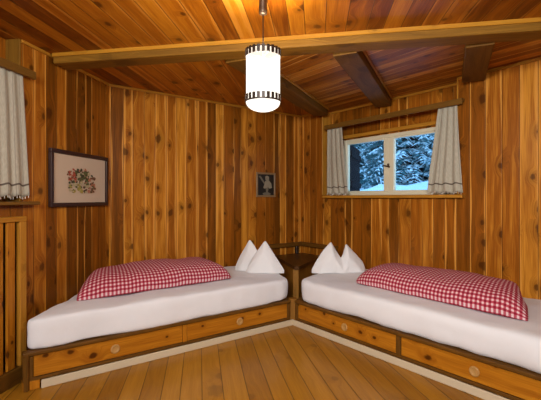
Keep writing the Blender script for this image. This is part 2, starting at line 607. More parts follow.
# window wall: recess between y=-0.36 and y=-2.0, above the sill
RD = 0.15
WY0, WY1, WZ0, WZ1 = -0.585, -1.815, 1.185, 1.815
bm = NB()
B0 = Vector((0, 0, 0))
wall_piece(bm, B0, -Y, -X, -0.08, 0.36, 0, CZ, RD)
wall_piece(bm, B0, -Y, -X, 0.36, 2.0, 0, 1.15, RD)
wall_piece(bm, B0, -Y, -X, 2.0, 5.3, 0, CZ, RD)
BR = Vector((RD, 0, 0))
wall_piece(bm, BR, -Y, -X, 0.30, -WY0, 1.10, CZ, 0.035)
wall_piece(bm, BR, -Y, -X, -WY1, 2.06, 1.10, CZ, 0.035)
wall_piece(bm, BR, -Y, -X, -WY0, -WY1, 1.10, WZ0, 0.035)
wall_piece(bm, BR, -Y, -X, -WY0, -WY1, WZ1, CZ, 0.035)
tag(link('wall_right', bm, M['wall_b']), kind='structure')
# left wall with a shallow recess behind the curtain
bm = NB()
wall_piece(bm, LC, EL, NL, -0.06, 1.02, 0, CZ)
wall_piece(bm, LC, EL, NL, 1.02, 2.6, 0, 1.11)
wall_piece(bm, LC, EL, NL, 2.6, L_END + 0.06, 0, CZ)
wall_piece(bm, LC - NL * 0.10, EL, NL, 0.96, 2.66, 1.05, CZ)
tag(link('wall_left', bm, M['wall_l']), kind='structure')
bm = NB()
box(bm, (1.02, -0.1, 1.13), (1.035, 0.004, CZ), (EL, NL, Z), LC, 2, 0.002)
tag(link('trim_1', bm, M['beam']), kind='structure')
bm = NB()
wall_piece(bm, Vector((L2.x, -5.3, 0)), Y, X, 0, 5.3 + L2.y + .1, 0, CZ)
tag(link('wall_side', bm, M['wall_l']), kind='structure')
bm = NB()
wall_piece(bm, Vector((0.1, -5.2, 0)), -X, Y, 0, 0.1 - L2.x + .1, 0, CZ)
bmesh.ops.reverse_faces(bm, faces=bm.faces)
tag(link('wall_front', bm, M['wall_a']), kind='structure')

# slim strips where the walls meet the ceiling, and corner beads
TH = 0.022


def trim(name, p0, p1, nrm, z0=CZ - TH, z1=CZ, th=0.014, mat='trim'):
    p0, p1 = Vector(p0), Vector(p1)
    d = (p1 - p0)
    ln = d.length
    d.normalize()
    b = NB()
    box(b, (0, 0, z0), (ln, th, z1), (d, nrm, Z), p0, 0, 0.002)
    return tag(link(name, b, M[mat]), kind='structure')


trim('trim_2', (LC.x, 0, 0), (-0.0, 0, 0), -Y)
trim('trim_3', LC + EL * 0.01, LC + EL * 1.02, NL)
trim('trim_4', (0, -0.015, 0), (0, -0.36, 0), -X)
trim('trim_5', (RD, -0.36, 0), (RD, -2.0, 0), -X)
trim('trim_6', (0, -2.0, 0), (0, -5.2, 0), -X)
b = NB()
box(b, (RD - 0.035, -1.9, 1.832), (RD, -0.5, 1.868), grain=1)
tag(link('trim_9', b, M['trim']), kind='structure')
for i, (y0, y1) in enumerate(((-0.36, -0.372), (-1.988, -2.0))):
    b = NB()
    box(b, (-0.006, y1, 1.19), (RD, y0, CZ), grain=2)
    tag(link('trim_%d' % (7 + i), b, M['trim']), kind='structure')

# ------------------------------------------------------------------ window
bm = NB()
fx0, fx1 = RD - 0.025, RD + 0.032
fw = 0.038
for lo, hi, g in (((fx0, WY1, WZ0), (fx1, WY1 + fw, WZ1), 2), ((fx0, WY0 - fw, WZ0), (fx1, WY0, WZ1), 2),
                  ((fx0, WY1 + fw, WZ0), (fx1, WY0 - fw, WZ0 + fw), 1), ((fx0, WY1 + fw, WZ1 - fw), (fx1, WY0 - fw, WZ1), 1)):
    box(bm, lo, hi, grain=g, bev=0.004)
win = tag(link('window_1', bm, M['white_frame'], origin=(RD, -1.2, WZ0)), kind='structure')
for y0, y1 in ((WY0 - fw + 0.004, -1.189), (-1.191, WY1 + fw - 0.004)):
    bm = NB()
    sa = 0.030
    so = 0.058 if y0 > -1 else sa
    si = sa if y0 > -1 else 0.062
    z0, z1 = WZ0 + fw - 0.004, WZ1 - fw + 0.004
    xa, xb = RD - 0.015, RD + 0.03
    ya, yb = y1, y0                                   # ya < yb
    left_w = so if y0 > -1 else sa
    wl, wr = (0.058, 0.012) if y0 > -1 else (0.012, 0.062)
    box(bm, (xa, ya, z0), (xb, ya + wl, z1), bev=0.003)
    box(bm, (xa, yb - wr, z0), (xb, yb, z1), bev=0.003)
    box(bm, (xa, ya + wl, z0), (xb, yb - wr, z0 + 0.014), grain=1, bev=0.003)
    box(bm, (xa, ya + wl, z1 - 0.018), (xb, yb - wr, z1), grain=1, bev=0.003)
    sash = link('casement', bm, M['white_frame'], win, origin=(RD, (ya + yb) / 2, z0))
    bm = NB()
    box(bm, (RD + 0.006, ya + wl - 0.003, z0 + 0.010), (RD + 0.010, yb - wr + 0.003, z1 - 0.014), bev=0)
    link('pane', bm, M['glass'], sash, origin=(RD, (ya + yb) / 2, z0 + 0.01))
bm = NB()
box(bm, (RD - 0.030, -1.205, 1.475), (RD - 0.014, -1.185, 1.510), bev=0.003)
box(bm, (RD - 0.042, -1.270, 1.478), (RD - 0.030, -1.178, 1.492), (X, Vector((0, 1, 0.28)).normalized(), Z), Vector((0, 0, 0.33)), 1, 0.004)
link('handle', bm, M['lampmetal'], win, origin=(RD, -1.2, 1.5))

bm = NB()
box(bm, (-0.055, -2.06, 1.153), (RD + 0.005, -0.46, 1.183), grain=1, bev=0.006, seg=2)
box(bm, (0.0, -0.47, 1.153), (RD + 0.005, -0.36, 1.183), grain=1, bev=0.003)
tag(link('window_sill', bm, M['trim'], origin=(0, -1.2, 1.15)), 'honey wood window sill board below the blue snowy window', 'sill')
bm = NB()
box(bm, (-0.0, 0.92, 1.108), (0.062, 2.68, 1.130), (NL, EL, Z), LC, 1, 0.005, 2)
tag(link('window_sill', bm, M['rail'], origin=LC + EL * 1.8 + Z * 1.108), 'wooden sill board at the left edge under the hanging curtain, above the slatted cover', 'sill')

# outdoors: rising snow, conifers, the open shutter
bm = NB()
n = 40
gv = {}
for i in range(n + 1):
    for j in range(n + 1):
        x = 0.45 + 26 * (i / n) ** 1.4
        y = -10 + 32 * j / n
        z = 0.75 + 0.113 * x + 0.30 * noise.noise(Vector((x * .35, y * .35, 2))) + 0.22 * noise.noise(Vector((x * 1.1, y * 1.1, 5)))
        gv[i, j] = bm.verts.new((x, y, z))
for i in range(n):
    for j in range(n):
        bm.faces.new([gv[i, j], gv[i + 1, j], gv[i + 1, j + 1], gv[i, j + 1]])
tag(link('snow_slope', bm, M['snow'], smooth=True), 'snow covered slope outside the window, rising towards the conifers', 'snow', kind='structure')


def conifer(label, x, y, h, rad, seed):
    rnd = random.Random(seed)
    zb = 0.75 + 0.113 * x - 0.1
    root = thing('snowy_conifer', label, 'tree', (x, y, zb), 'snowy conifers outside the window')
    b = NB()
    tube(b, (x, y, zb), (x, y, zb + h), 0.11, 0.015, 8)
    link('trunk', b, M['bark'], root, True, (x, y, zb))
    b = NB()
    z = 0.25
    while z < h - 0.15:
        k = 1 - z / h
        nb = max(6, int(15 * k) + 5)
        a0 = rnd.uniform(0, 6.28)
        for q in range(nb):
            a = a0 + 2 * pi * q / nb + rnd.uniform(-.25, .25)
            ln = rad * k * rnd.uniform(0.7, 1.1) + 0.12
            d = Vector((cos(a), sin(a), 0))
            s = Vector((-sin(a), cos(a), 0))
            drop = rnd.uniform(0.25, 0.6)
            pt = lambda t: Vector((x, y, zb + z)) + d * (ln * t) + Z * (0.10 * t - drop * ln * t * t)
            ns = 12
            for w in range(1, ns + 1):
                t0 = w / ns
                base = pt(t0 * 0.96)
                lw = (0.30 * ln * (1.12 - t0) + 0.07) * rnd.uniform(.6, 1.2)
                for sg in (-1, 1):
                    tip = base + (s * sg * rnd.uniform(.7, 1.0) + d * rnd.uniform(.25, .6)) * lw + Z * (-lw * rnd.uniform(.15, .75))
                    wv = d * (0.030 + 0.014 * ln) + Z * rnd.uniform(-.02, .02)
                    up = Z * rnd.uniform(0.03, 0.06)
                    v = [b.verts.new(base - wv), b.verts.new(base + wv), b.verts.new(tip), b.verts.new((base * .55 + tip * .45) + up)]
                    b.faces.new([v[0], v[1], v[3]])
                    b.faces.new([v[1], v[2], v[3]])
                    b.faces.new([v[2], v[0], v[3]])
            v = [b.verts.new(pt(0.0) - s * .02), b.verts.new(pt(0.0) + s * .02), b.verts.new(pt(0.55) + s * .03 + Z * .02), b.verts.new(pt(1.0)), b.verts.new(pt(0.55) - s * .03 + Z * .02)]
            b.faces.new(v)
        z += 0.20 + 0.05 * rnd.random()
    link('foliage', b, M['conifer'], root, False, (x, y, zb))


for args in (('snow laden conifer seen through the left casement beside the open shutter', 8.0, 5.4, 7.0, 1.6, 1),
             ('tall snowy conifer behind the meeting stiles of the two casements', 10.4, 6.3, 8.0, 1.9, 2),
             ('nearest bushy snow laden conifer filling the right casement', 7.2, 3.2, 6.5, 1.7, 3),
             ('snowy conifer half hidden beyond the right hand curtain edge', 9.6, 3.6, 7.0, 1.9, 4),
             ('distant snowy conifer at the far left of the window view', 10.5, 9.4, 8.0, 2.1, 5),
             ('snowy conifer to the right, its edge just behind the right hand curtain', 8.2, 0.6, 7.0, 1.7, 7),
             ('distant pale conifer in the gap between the nearer snowy trees', 15.0, 9.6, 9.0, 2.3, 6)):
    conifer(*args)

sd = Vector((0.91 - 0.30, -0.225 + 0.60, 0)).normalized()
sn = Vector((-sd.y, sd.x, 0))
so_ = Vector((0.215, -0.60, 0))
sh = thing('window_shutter', 'dark brown wooden shutter standing open outside the left casement', 'shutter', (so_.x, so_.y, 1.19))
bm = NB()
for k in range(5):
    box(bm, (0.008 + k * 0.150, 0, 1.20), (0.008 + k * 0.150 + 0.147, 0.028, 1.79), (sd, sn, Z), so_, 2, 0.003)
link('boards', bm, M['shutter'], sh, origin=so_ + Z * 1.2)
for z in (1.28, 1.64):
    bm = NB()
    box(bm, (0.02, -0.02, z), (0.74, 0.0, z + 0.07), (sd, sn, Z), so_, 0, 0.003)
    link('batten', bm, M['shutter'], sh, origin=so_ + Z * z)
for z in (1.32, 1.68):
    bm = NB()
    tube(bm, so_ + Z * (z - .03), so_ + Z * (z + .03), 0.012)
    link('hinge', bm, M['black'], sh, origin=so_ + Z * z)

# ================================================================== BEAMS
bm = NB()
jl0 = isect(bP, BD, LC + NL * 0.01, EL)
bl = (isect(bP, BD, Vector((0.0, 0, 0)), Y) - jl0).length
BB = 2.108
beam = thing('ceiling_beam', 'long brown timber beam crossing the whole ceiling behind the pendant lamp', 'beam', (jl0.x, jl0.y, BB))
box(bm, (0.02, 0.0, BB), (bl - 0.02, 0.155, CZ), (BD, BNRM, Z), jl0, 0, 0.008, 2)
link('timber', bm, M['beam'], beam, origin=jl0 + Z * BB)
bm = NB()
box(bm, (0.02, -0.012, CZ - 0.026), (bl - 0.02, 0.0, CZ), (BD, BNRM, Z), jl0, 0, 0.003)
link('edge_strip', bm, M['beam_trim'], beam, origin=jl0 + Z * CZ)

for lab, c, e in (('angled brown rafter ending in the corner left of the window', Vector((-0.035, -0.40, 0)), 0.05),
                  ('angled brown rafter running to the wall above the left casement', Vector((0.15, -1.125, 0)), 0.045),
                  ('short brown rafter meeting the wall above the right hand curtain', Vector((-0.005, -2.125, 0)), 0.05)):
    st = isect(c, RAF_DIR, bP + BNRM * 0.17, BD)
    ln = (c - st).length
    side = Vector((-RAF_DIR.y, RAF_DIR.x, 0))
    t = thing('rafter', lab, 'beam', (st.x, st.y, BB), 'rafters between beam and window wall')
    bm = NB()
    box(bm, (0.0, -0.082, BB - 0.008), (ln - e, 0.082, CZ), (RAF_DIR, side, Z), st, 0, 0.006, 2)
    link('timber', bm, M['rafter'], t, origin=st + Z * BB)
    bm = NB()
    box(bm, (0.0, -0.098, CZ - 0.02), (ln - 0.07, -0.084, CZ), (RAF_DIR, side, Z), st, 0, 0.003)
    link('edge_strip', bm, M['beam_trim'], t, origin=st + Z * CZ)

# ================================================================== PENDANT LAMP
lx, ly = -2.184, -2.170
ZT, ZB, LR = 1.868, 1.617, 0.0845
lamp = thing('pendant_lamp', 'glowing white cylinder pendant lamp with dark toothed metal rims', 'lamp', (lx, ly, ZB))
bm = NB()
lathe(bm, (lx, ly, 2.045), Z, [(0, 0.010), (0.004, 0.019), (0.02, 0.021), (0.10, 0.019), (CZ - 2.045, 0.030)], 20)
link('canopy', bm, M['lampmetal'], lamp, True, (lx, ly, 2.05))
bm = NB()
tube(bm, (lx, ly, 1.80), (lx, ly, 2.048), 0.0035, seg=8)
link('rod', bm, M['lampmetal'], lamp, True, (lx, ly, 1.86))
bm = NB()
for k in range(3):
    a = 2 * pi * k / 3 + 0.4
    tube(bm, (lx, ly, ZT - 0.03), (lx + cos(a) * LR, ly + sin(a) * LR, ZT - 0.008), 0.0025, seg=6)
link('spider', bm, M['lampmetal'], lamp, True, (lx, ly, ZT))
bm = NB()
seg = 48
rr = LR - 0.002
rings = []
pr = [(ZT - 0.006, rr), (ZB + 0.004, rr)] + [(ZB - 0.044 * sin(q * pi / 14), rr * max(0.01, cos(q * pi / 14))) for q in range(1, 8)]
for z, rq in pr:
    rings.append([bm.verts.new((lx + cos(2 * pi * i / seg) * rq, ly + sin(2 * pi * i / seg) * rq, z)) for i in range(seg)])
for q in range(len(rings) - 1):
    for i in range(seg):
        bm.faces.new([rings[q][i], rings[q][(i + 1) % seg], rings[q + 1][(i + 1) % seg], rings[q + 1][i]])
bm.faces.new(rings[-1])
link('lamp_shade', bm, M['shade'], lamp, True, (lx, ly, ZB))


bl_light = bpy.data.lights.new('lamp_bulb', 'POINT')
bl_light.energy = LAMP_POWER
bl_light.color = (1.0, 0.90, 0.76)
bl_light.shadow_soft_size = 0.045
blo = bpy.data.objects.new('lamp_bulb', bl_light)
blo.location = (0, 0, 0.11)
COL.objects.link(blo)
blo.parent = lamp


def toothed(z0, z1, zt0, zt1, name):
    b = NB()
    for (a, c) in ((z0, z1),):
        R0, R1 = LR, LR + 0.003
        rg = [[b.verts.new((lx + cos(2 * pi * i / 60) * r, ly + sin(2 * pi * i / 60) * r, z)) for i in range(60)] for r, z in ((R0, a), (R1, a), (R1, c), (R0, c))]
        for q in range(4):
            for i in range(60):
                b.faces.new([rg[q][i], rg[q][(i + 1) % 60], rg[(q + 1) % 4][(i + 1) % 60], rg[(q + 1) % 4][i]])
    nt_ = 23
    for k in range(nt_):
        an = 2 * pi * k / nt_
        rad = Vector((cos(an), sin(an), 0))
        tan = Vector((-sin(an), cos(an), 0))
        box(b, (-0.0072, LR - 0.0005, zt0), (0.0072, LR + 0.0030, zt1), (tan, rad, Z), Vector((lx, ly, 0)), 2, 0)
    link(name, b, M['black'], lamp, False, (lx, ly, z0))


toothed(ZT - 0.007, ZT - 0.001, ZT - 0.032, ZT + 0.004, 'top_rim')
toothed(ZB, ZB + 0.007, ZB + 0.004, ZB + 0.034, 'bottom_rim')

# ================================================================== BEDS
# front planes: left bed y=-0.97 facing -Y; right bed x=-0.97 facing -X; corner post at (-0.97,-0.97)
FP = 0.97


def bed(side):
    """left: runs along -X from the corner; right: runs along -Y. local u along, w = depth towards the wall"""
    if side == 'left':
        U, Wd, org = -X, Y, Vector((-FP, -FP, 0))
        ln, lab = 2.10, 'low wooden bed base with two knobbed drawers under the left mattress'
        stiles, knobs = (0.0, 1.058, 2.10), (0.569, 1.566)
    else:
        U, Wd, org = -Y, X, Vector((-FP, -FP, 0))
        ln, lab = 2.25, 'low wooden bed base with two knobbed drawers under the right mattress, below the window'
        stiles, knobs = (0.0, 1.112, 2.25), (0.617, 1.63)
    ax = (U, Wd, Z)
    t = thing('bed_base', lab, 'bed', org + U * (ln / 2), 'pair of corner bed bases')
    # frame: rails, stiles, deck and end board
    b = NB()
    box(b, (0.03, -0.010, 0.206), (ln, 0.05, 0.231), ax, org, 0, 0.006, 2)      # top lip
    box(b, (0.03, 0.0, 0.052), (ln, 0.03, 0.072), ax, org, 0, 0.003)            # bottom rail
    for i, s in enumerate(stiles):
        if i == 0:
            continue
        h = 0.018
        if i == 1 and side == 'left':
            continue
        box(b, (s - (0.055 if i == 2 else h), 0.0, 0.070), (s + (0.0 if i == 2 else h), 0.03, 0.2), ax, org, 2, 0.003)
    box(b, (0.028, 0.0, 0.070), (0.06, 0.03, 0.2), ax, org, 2, 0.003)
    if side == 'right':
        box(b, (ln - 0.03, 0.03, 0.0), (ln, 0.95, 0.23), ax, org, 1, 0.003)
    link('bed_frame', b, M['bedframe'], t, origin=org + U * ln * .5 + Z * 0.05)
    if side == 'left':
        b = NB()
        box(b, (stiles[1] - 0.017, 0.006, 0.072), (stiles[1] + 0.017, 0.03, 0.199), ax, org, 2, 0.003)
        link('divider', b, M['panel'], t, origin=org + U * stiles[1] + Z * 0.07)
        e0 = org + U * ln
        e1 = Vector((-2.47, -0.12, 0))
        d = (e1 - e0).normalized()
        b = NB()
        box(b, (0.0, 0.0, 0.0), ((e1 - e0).length, 0.03, 0.225), (d, Vector((-d.y, d.x, 0)) * -1, Z), e0, 0, 0.004)
        link('end_board', b, M['bedframe'], t, origin=e0)
        b = NB()
        box(b, (ln - 0.09, -0.002, 0.0), (ln, 0.06, 0.055), ax, org, 2, 0.003)
        link('foot_block', b, M['panel'], t, origin=e0)
    b = NB()
    if side == 'left':
        uvp = [(-FP, -0.95), (-3.04, -0.95), (-2.45, -0.10), (-0.62, -0.06)]
    else:
        uvp = [(-0.05, -0.66), (-0.05, -3.2), (-0.95, -3.2), (-0.95, -FP)]
        uvp = uvp[::-1]
    poly_slab(b, uvp if side == 'right' else uvp[::-1], 0.205, 0.225, 0)
    link('slatted_deck', b, M['bedframe'], t, origin=org + Z * 0.2)
    # drawers
    for i in range(2):
        a0 = stiles[i] + (0.06 if i == 0 else 0.018)
        a1 = stiles[i + 1] - (0.055 if i == 1 else 0.018)
        b = NB()
        box(b, (a0 + .002, 0.008, 0.074), (a1 - .002, 0.028, 0.204), ax, org, 0, 0.003)
        box(b, (a0 + .02, 0.028, 0.08), (a1 - .02, 0.06, 0.19), ax, org, 0, 0.0)
        dr = link('drawer', b, M['panel'], t, origin=org + U * (a0 + a1) * .5 + Z * 0.075)
        b = NB()
        lathe(b, org + U * knobs[i] + Wd * 0.009 + Z * 0.135, -Wd, [(0, 0.030), (0.004, 0.031), (0.009, 0.028), (0.010, 0.022), (0.006, 0.018), (0.006, 0.006)], 20)
        link('knob', b, M['knob'], dr, True, org + U * knobs[i] + Z * 0.135)
    # cream strip along the floor
    b = NB()
    box(b, (-0.0, -0.014, 0.0), (ln - 0.095, 0.0, 0.052), ax, org, 0, 0.004)
    link('floor_strip', b, M['strip'], t, origin=org)
    return t


bl_ = bed('left')
br_ = bed('right')
b = NB()
box(b, (-0.036, -0.004, 0.0), (0.036, 0.06, 0.236), (Vector((cos(VIEW - pi / 2), sin(VIEW - pi / 2), 0)), Vector((cos(VIEW), sin(VIEW), 0)), Z), Vector((-FP, -FP, 0)), 2, 0.004)
link('corner_post', b, M['tableside'], br_, origin=(-FP, -FP, 0))


def mattress(name, label, pts, seed):
    b = NB()
    poly_slab(b, pts, 0.226, 0.428, 0)
    o = link(name, b, M['sheet'], origin=(pts[0][0], pts[0][1], 0.226))
    tag(o, label, 'mattress', 'white sheeted mattresses')
    m = o.modifiers.new('remesh', 'REMESH')
    m.mode = 'VOXEL'
    m.voxel_size = 0.022
    m = o.modifiers.new('smooth', 'SMOOTH')
    m.iterations = 20
    m.factor = 0.5
    tx = bpy.data.textures.new('folds' + name, 'CLOUDS')
    tx.noise_scale = 0.28
    m = o.modifiers.new('folds', 'DISPLACE')
    m.texture = tx
    m.strength = 0.030
    m.mid_level = 0.5
    m = o.modifiers.new('sub', 'SUBSURF')
    m.levels = m.render_levels = 1
    dg = bpy.context.evaluated_depsgraph_get()
    me = bpy.data.meshes.new_from_object(o.evaluated_get(dg))
    o.modifiers.clear()
    o.data = me
    zmin = min(v.co.z for v in me.vertices)
    for v in me.vertices:
        if v.co.z < 0.012:
            v.co.z = max(v.co.z, 0.004)
    for p in me.polygons:
        p.use_smooth = True
    return o


mattress('mattress', 'white sheeted mattress on the left bed base along the plank wall',
         [(-1.09, -0.975), (-1.01, -0.945), (-0.96, -0.88), (-0.68, -0.03), (-2.40, -0.03), (-2.95, -0.80), (-3.05, -0.91), (-3.045, -0.95), (-2.98, -0.975)], 1)
mattress('mattress', 'white sheeted mattress on the right bed base, under the window',
         [(-0.03, -0.70), (-0.88, -1.0), (-0.945, -1.05), (-0.975, -1.13), (-0.975, -3.2), (-0.03, -3.2)], 2)


# ------------------------------------------------------------------ duvets
def duvet(label, org, U, Wd, ln, wid, hgt, skew, seed, skew_end=0.10):
    """rolled gingham cover: U along its length, Wd from its front edge to the wall"""
    b = NB()
    uvl = b.loops.layers.uv.active
    nu, m = 56, 40
    prof = []
    # cross section: flat base, upright front, gently falling top, rounded back
    ctrl = [(0.00, 0.03), (0.005, 0.075), (0.03, 0.115), (0.085, 0.148), (0.2, 0.172), (0.33, 0.178), (0.44, 0.155), (0.515, 0.10), (0.53, 0.04), (0.50, 0.0), (0.25, 0.0), (0.03, 0.0)]
    nc = len(ctrl)
    for i in range(m):
        t = i / m * nc
        k = int(t)
        f = t - k
        p = [Vector(ctrl[(k + q - 1) % nc]) for q in range(4)]
        c = 0.5 * ((2 * p[1]) + (p[2] - p[0]) * f + (2 * p[0] - 5 * p[1] + 4 * p[2] - p[3]) * f * f + (3 * p[1] - p[0] - 3 * p[2] + p[3]) * f ** 3)
        prof.append(Vector((c.x * wid / 0.53, max(0, c.y) * hgt / 0.178)))
    arc = [0.0]
    for i in range(m):
        arc.append(arc[-1] + (prof[(i + 1) % m] - prof[i]).length)
    rows = []
    for j in range(nu + 1):
        s = -cos(pi * j / nu) if False else (2 * j / nu - 1)
        e = (1 - abs(s) ** 12) ** 0.6 if abs(s) < 1 else 0
        eh = max(e, 0.22)
        ew = 0.55 + 0.45 * e
        row = []
        for i in range(m):
            w, z = prof[i]
            u = (s * 0.5 + 0.5) * ln + (w / wid) * (skew * -s if s < 0 else -skew_end * s)
            wn = noise.noise(Vector((u * 5 + seed, w * 5, z * 3))) * 0.011 + noise.noise(Vector((u * 14 + seed, w * 12, 3))) * 0.005
            zz = z * eh * (1 + 0.10 * noise.noise(Vector((u * 2.2 + seed, 1, 0))))
            zz = zz + (wn if z > 0.01 else 0) * eh
            ww = wid * 0.42 + (w - wid * 0.42) * ew + wn * 0.6
            # front corners are pulled out into tips, the back ones rounded off
            if w < wid * 0.3:
                ww = w + (wid * 0.10) * (1 - e) * 0.6 + wn * 0.5
            else:
                ww = wid * 0.3 + (w - wid * 0.3) * ew + wn * 0.5
            p = org + U * u + Wd * ww + Z * max(0.0, zz)
            row.append(b.verts.new(p))
        rows.append(row)
    for j in range(nu):
        for i in range(m):
            q = [(j, i), (j + 1, i), (j + 1, i + 1), (j, i + 1)]
            f = b.faces.new([rows[a][c % m] for a, c in q])
            for lp, (a, c) in zip(f.loops, q):
                lp[uvl].uv = (a / nu * ln, arc[c])
    b.faces.new(rows[0])
    b.faces.new(list(reversed(rows[-1])))
    bmesh.ops.recalc_face_normals(b, faces=b.faces)
    o = link('duvet', b, M['gingham'], smooth=True, origin=org)
    tag(o, label, 'duvet', 'red gingham duvets')
    md = o.modifiers.new('sub', 'SUBSURF')
    md.levels = md.render_levels = 1
    return o


DZ = 0.430
duvet('folded red and white gingham duvet lying on the left mattress', Vector((-2.74, -0.735, DZ)), Vector((1, 0.02, 0)).normalized(), Y, 1.30, 0.56, 0.180, 0.24, 1.0)
duvet('folded red and white gingham duvet lying on the right mattress under the window', Vector((-0.73, -1.47, DZ)), Vector((-0.02, -1, 0)).normalized(), X, 1.34, 0.52, 0.172, 0.05, 4.0, 0.20)


# ------------------------------------------------------------------ pillows
def pillow(label, c, ang, table, hgt, seed, thick=0.075, lean=0.10):
    """pillow stood on its long edge, its two upper corners pulled up into points.
    table rows: (share of the cloth, metres along the base, metres towards the room, height share)"""
    Ux = Vector((cos(ang), sin(ang), 0))
    Nf = Vector((sin(ang), -cos(ang), 0))        # towards the room
    nu, nv = 60, 18
    wid = table[-1][1]

    def look(q):
        for a, d in zip(table, table[1:]):
            if q <= d[0]:
                k = (q - a[0]) / (d[0] - a[0])
                return [a[i] + (d[i] - a[i]) * k for i in (1, 2, 3)]
        return list(table[-1][1:])

    raw = [look(i / nu) for i in range(nu + 1)]
    pos = []
    for i in range(nu + 1):
        w = [raw[min(nu, max(0, i + k))] for k in (-1, 0, 1)]
        pos.append([(w[0][q] + 2 * w[1][q] + w[2][q]) / 4 for q in (0, 1)] + [raw[i][2]])
    b = NB()
    fc = {}
    for s_ in (1, -1):
        for i in range(nu + 1):
            x, d, h = pos[i]
            q = i / nu
            a, e = pos[max(0, i - 1)], pos[min(nu, i + 1)]
            tg = Vector((e[0] - a[0], e[1] - a[1]))
            tg = tg.normalized() if tg.length > 1e-6 else Vector((1, 0))
            nx, nd = -tg.y, tg.x
            for j in range(nv + 1):
                v = j / nv
                if s_ == -1 and (i in (0, nu) or j == nv):
                    fc[s_, i, j] = fc[1, i, j]
                    continue
                zz = v * h * hgt
                th = thick * min(1, (1 - v) * h * 2.6) ** 0.6 * min(1, q * 6, (1 - q) * 6) ** 0.55 * (1.0 - 0.45 * v) * (0.8 + 0.2 * min(1, h * 1.5))
                th += 0.006 * noise.noise(Vector((q * 8 + seed, v * 5, s_))) * min(1, (1 - v) * 4)
                bow = 0.02 * sin(pi * q) * sin(pi * v)
                p = c + Ux * (x - wid / 2 + s_ * th * nx * 0.5) + Nf * (d + s_ * th * abs(nd) * (1 if nd > 0 else -1) - lean * zz + bow) + Z * zz
                fc[s_, i, j] = b.verts.new(p)
    for s_ in (1, -1):
        for i in range(nu):
            for j in range(nv):
                q = [fc[s_, i, j], fc[s_, i + 1, j], fc[s_, i + 1, j + 1], fc[s_, i, j + 1]]
                q = [x for n_, x in enumerate(q) if x not in q[:n_]]
                if len(q) < 3:
                    continue
                if s_ == -1:
                    q.reverse()
                try:
                    b.faces.new(q)
                except ValueError:
                    pass
    for i in range(nu):
        q = [fc[1, i + 1, 0], fc[1, i, 0], fc[-1, i, 0], fc[-1, i + 1, 0]]
        q = [x for n_, x in enumerate(q) if x not in q[:n_]]
        if len(q) > 2:
            b.faces.new(q)
    bmesh.ops.recalc_face_normals(b, faces=b.faces)
    o = link('pillow', b, M['pillow'], smooth=True, origin=c)
    tag(o, label, 'pillow', 'white pillows with pointed corners')
    md = o.modifiers.new('sub', 'SUBSURF')
    md.levels = md.render_levels = 1


pillow('white pillow with two upright points at the head of the left mattress', Vector((-1.028, -0.532, 0.428)), radians(-55),
       [(0, 0, 0, 0.10), (0.10, 0.04, 0.0, 0.42), (0.24, 0.145, 0.0, 1.0), (0.33, 0.205, 0.01, 0.80), (0.40, 0.26, 0.025, 0.56), (0.47, 0.215, 0.06, 0.40), (0.54, 0.155, 0.085, 0.10), (0.62, 0.22, 0.085, 0.50), (0.72, 0.335, 0.075, 1.02), (0.86, 0.44, 0.045, 0.50), (1, 0.525, 0.02, 0.07)], 0.318, 2.0, 0.045)
pillow('white pillow with two upright points at the head of the right mattress', Vector((-0.440, -1.037, 0.428)), radians(-29),
       [(0, 0, 0, 0.08), (0.10, 0.045, 0.0, 0.35), (0.22, 0.115, 0.0, 0.69), (0.36, 0.205, 0.0, 1.0), (0.41, 0.235, 0.0, 0.82), (0.47, 0.272, 0.006, 0.60), (0.52, 0.30, 0.010, 0.46), (0.57, 0.325, 0.006, 0.62), (0.64, 0.355, 0.0, 0.93), (0.80, 0.455, 0.0, 0.58), (0.91, 0.525, 0.0, 0.32), (1, 0.55, 0, 0.08)], 0.305, 6.0, 0.075)

# ------------------------------------------------------------------ corner table and rail
ct = thing('corner_table', 'dark wood wedge shaped corner table between the two beds', 'table', (-0.35, -0.35, 0))
kite = [(-0.01, -0.01), (-0.43, -0.01), (-0.745, -0.73), (-0.71, -0.755), (-0.01, -0.36)]
b = NB()
poly_slab(b, kite, 0.442, 0.474, VIEW)
link('table_top', b, M['table'], ct, origin=(-0.35, -0.35, 0.45))
ins = [(-0.02, -0.02), (-0.42, -0.02), (-0.70, -0.665), (-0.665, -0.695), (-0.02, -0.345)]
for (a, c_) in ((1, 2), (3, 4)):
    p, q = Vector((*ins[a], 0)), Vector((*ins[c_], 0))
    d = (q - p)
    ln = d.length
    d.normalize()
    nn = Vector((-d.y, d.x, 0))
    b = NB()
    box(b, (0, 0, 0.0), (ln, 0.018, 0.442), (d, nn, Z), p, 2, 0.002)
    link('side_panel', b, M['tableside'], ct, origin=p)
b = NB()
box(b, (-0.03, -0.022, 0.0), (0.03, 0.03, 0.442), (Vector((cos(VIEW - pi / 2), sin(VIEW - pi / 2), 0)), Vector((cos(VIEW), sin(VIEW), 0)), Z), Vector((-0.695, -0.69, 0)), 2, 0.004)
link('front_post', b, M['tableside'], ct, origin=(-0.695, -0.69, 0))

rl = thing('wall_rail', 'dark brown corner rail fixed to the walls just above the wedge table', 'rail', (-0.02, -0.02, 0.57))
b = NB()
box(b, (-0.62, -0.05, 0.565), (0.0, -0.002, 0.612), grain=0, bev=0.006, seg=2)
link('rail_arm', b, M['bedframe'], rl, origin=(-0.3, 0, 0.57))
b = NB()
box(b, (-0.05, -0.62, 0.565), (-0.002, -0.052, 0.612), grain=1, bev=0.006, seg=2)
link('rail_arm', b, M['bedframe'], rl, origin=(0, -0.3, 0.57))
b = NB()
box(b, (-0.12, -0.045, 0.476), (-0.085, -0.004, 0.565), bev=0.003)
link('bracket', b, M['black'], rl, origin=(-0.1, -0.02, 0.48))

